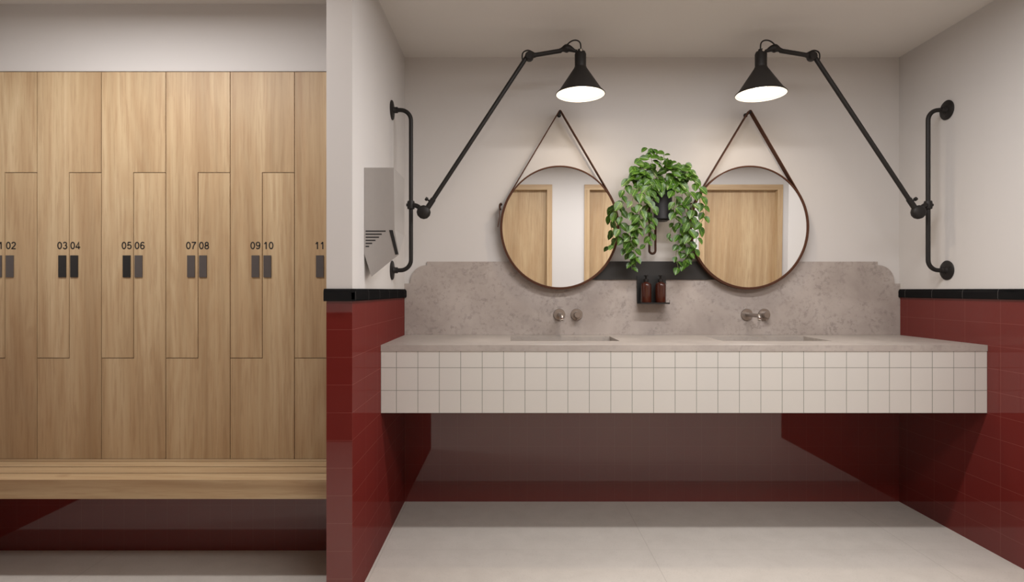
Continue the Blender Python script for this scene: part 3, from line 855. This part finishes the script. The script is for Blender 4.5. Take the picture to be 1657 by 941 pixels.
def strand(pts, n, size=1.0, spread=5.0, stem_r=0.0013, tipdown=1.0):
    """pts: (px, py, distance from wall)"""
    P3 = [q3(x, y, D-w) for x, y, w in pts]
    sp = spline(P3, 8)
    tube(stems, sp, stem_r, 6)
    for k in range(n):
        u = (k+0.6)/n; f = u*(len(sp)-1); i = min(int(f), len(sp)-2); p = sp[i].lerp(sp[i+1], f-i)
        tg = (sp[i+1]-sp[i]).normalized()
        side = 1 if k % 2 else -1
        L = rnd(0.040, 0.056)*size*(1.0 if u < .75 else 0.85)
        dirv = Vector((side*rnd(0.35, 1.1), rnd(-0.7, -0.05), -rnd(0.35, 1.1)*tipdown + (0.25 if u < 0.15 else 0))) + tg*0.35
        nr = Vector((side*rnd(-0.1, 0.5), -1.0, rnd(0.15, 0.9)))
        pet = p + Vector((side*rnd(0.002, 0.008), -rnd(0.002, 0.012), rnd(-0.004, 0.006)))
        tube(stems, [p, pet], 0.0008, 5)
        if pet.y+dirv.normalized().y*L > D-0.07: dirv.y = -0.3
        leaf(pet, dirv, nr, L, L*rnd(0.70, 0.86), rnd(0.05, 0.3))
top = (1070, 308, 0.115)
strands = [
 ([top, (1050, 288, .13), (1022, 290, .15), (1008, 312, .16), (1006, 345, .15), (1004, 375, .14), (1012, 398, .12), (1019, 415, .11), (1023, 436, .10)], 23, 1.0),
 ([top, (1052, 294, .17), (1032, 305, .20), (1022, 330, .20), (1024, 360, .18), (1020, 385, .16), (1026, 408, .13), (1028, 420, .12)], 20, 1.0),
 ([(1012, 320, .14), (1000, 338, .13), (994, 355, .12), (999, 380, .12), (991, 402, .11)], 7, 0.95),
 ([top, (1056, 298, .20), (1040, 315, .22), (1036, 345, .21), (1030, 370, .19), (1018, 392, .16)], 17, 1.0),
 ([top, (1060, 300, .19), (1050, 320, .20), (1047, 350, .18), (1053, 378, .15), (1042, 400, .13)], 17, 0.9),
 ([top, (1064, 300, .18), (1057, 318, .19), (1056, 338, .18), (1052, 362, .15), (1049, 388, .13)], 13, 0.85),
 ([top, (1090, 292, .17), (1103, 302, .18), (1104, 330, .18), (1113, 355, .16), (1106, 380, .14), (1110, 405, .12), (1107, 432, .10)], 22, 1.0),
 ([top, (1092, 284, .15), (1118, 290, .16), (1132, 306, .17), (1133, 328, .16), (1139, 348, .14), (1130, 370, .13), (1126, 392, .12), (1118, 420, .10)], 20, 1.0),
 ([top, (1085, 300, .20), (1092, 318, .20), (1091, 342, .18), (1100, 365, .15), (1098, 390, .13), (1094, 412, .11), (1098, 436, .10)], 19, 0.9),
 ([top, (1096, 296, .20), (1116, 312, .21), (1120, 340, .19), (1114, 370, .17), (1117, 398, .14), (1113, 424, .11)], 17, 1.0),
 ([(1090, 335, .15), (1091, 355, .13), (1086, 372, .12), (1079, 389, .11)], 6, 0.7),
 # crown and uprights
 ([top, (1062, 285, .13), (1055, 262, .12), (1052, 245, .12), (1045, 238, .12)], 7, 0.9),
 ([top, (1072, 285, .12), (1070, 262, .12), (1060, 246, .12), (1055, 240, .12)], 8, 0.9),
 ([top, (1078, 282, .13), (1076, 262, .13), (1073, 248, .13)], 6, 0.9),
 ([top, (1058, 280, .15), (1042, 264, .15), (1034, 254, .14)], 8, 1.0),
 ([top, (1050, 282, .16), (1034, 276, .17), (1022, 268, .17)], 8, 1.0),
 ([top, (1088, 280, .15), (1098, 270, .15), (1110, 266, .15)], 8, 0.9),
 ([top, (1092, 284, .18), (1106, 280, .19), (1120, 276, .19)], 9, 1.0),
]
for p_, n_, sz in strands: strand(p_, int(n_*1.05), sz)
# dense crown leaves over the pot's rim
for k in range(115):
    a = rnd(0, 2*PI); r = rnd(0.2, 1.0)**0.6
    px = 1070+46*r*math.cos(a); py = 285+22*r*math.sin(a)
    if py > 306 and 1052 < px < 1090: py -= 14
    yy = D-rnd(0.10, 0.21)
    p = q3(px, py, yy)
    dirv = Vector((math.cos(a)*0.9+rnd(-.3, .3), rnd(-0.8, -0.1), -math.sin(a)*0.5-rnd(0.0, 0.7)))
    L = rnd(0.034, 0.052)
    leaf(p, dirv, Vector((rnd(-.4, .4), -1, rnd(0.1, 1.0))), L, L*rnd(0.7, 0.84), rnd(0.05, 0.3))
obj('stems', stems, M['stem'], t, smooth=True)
obj('foliage', fol, M['leaf'], t)
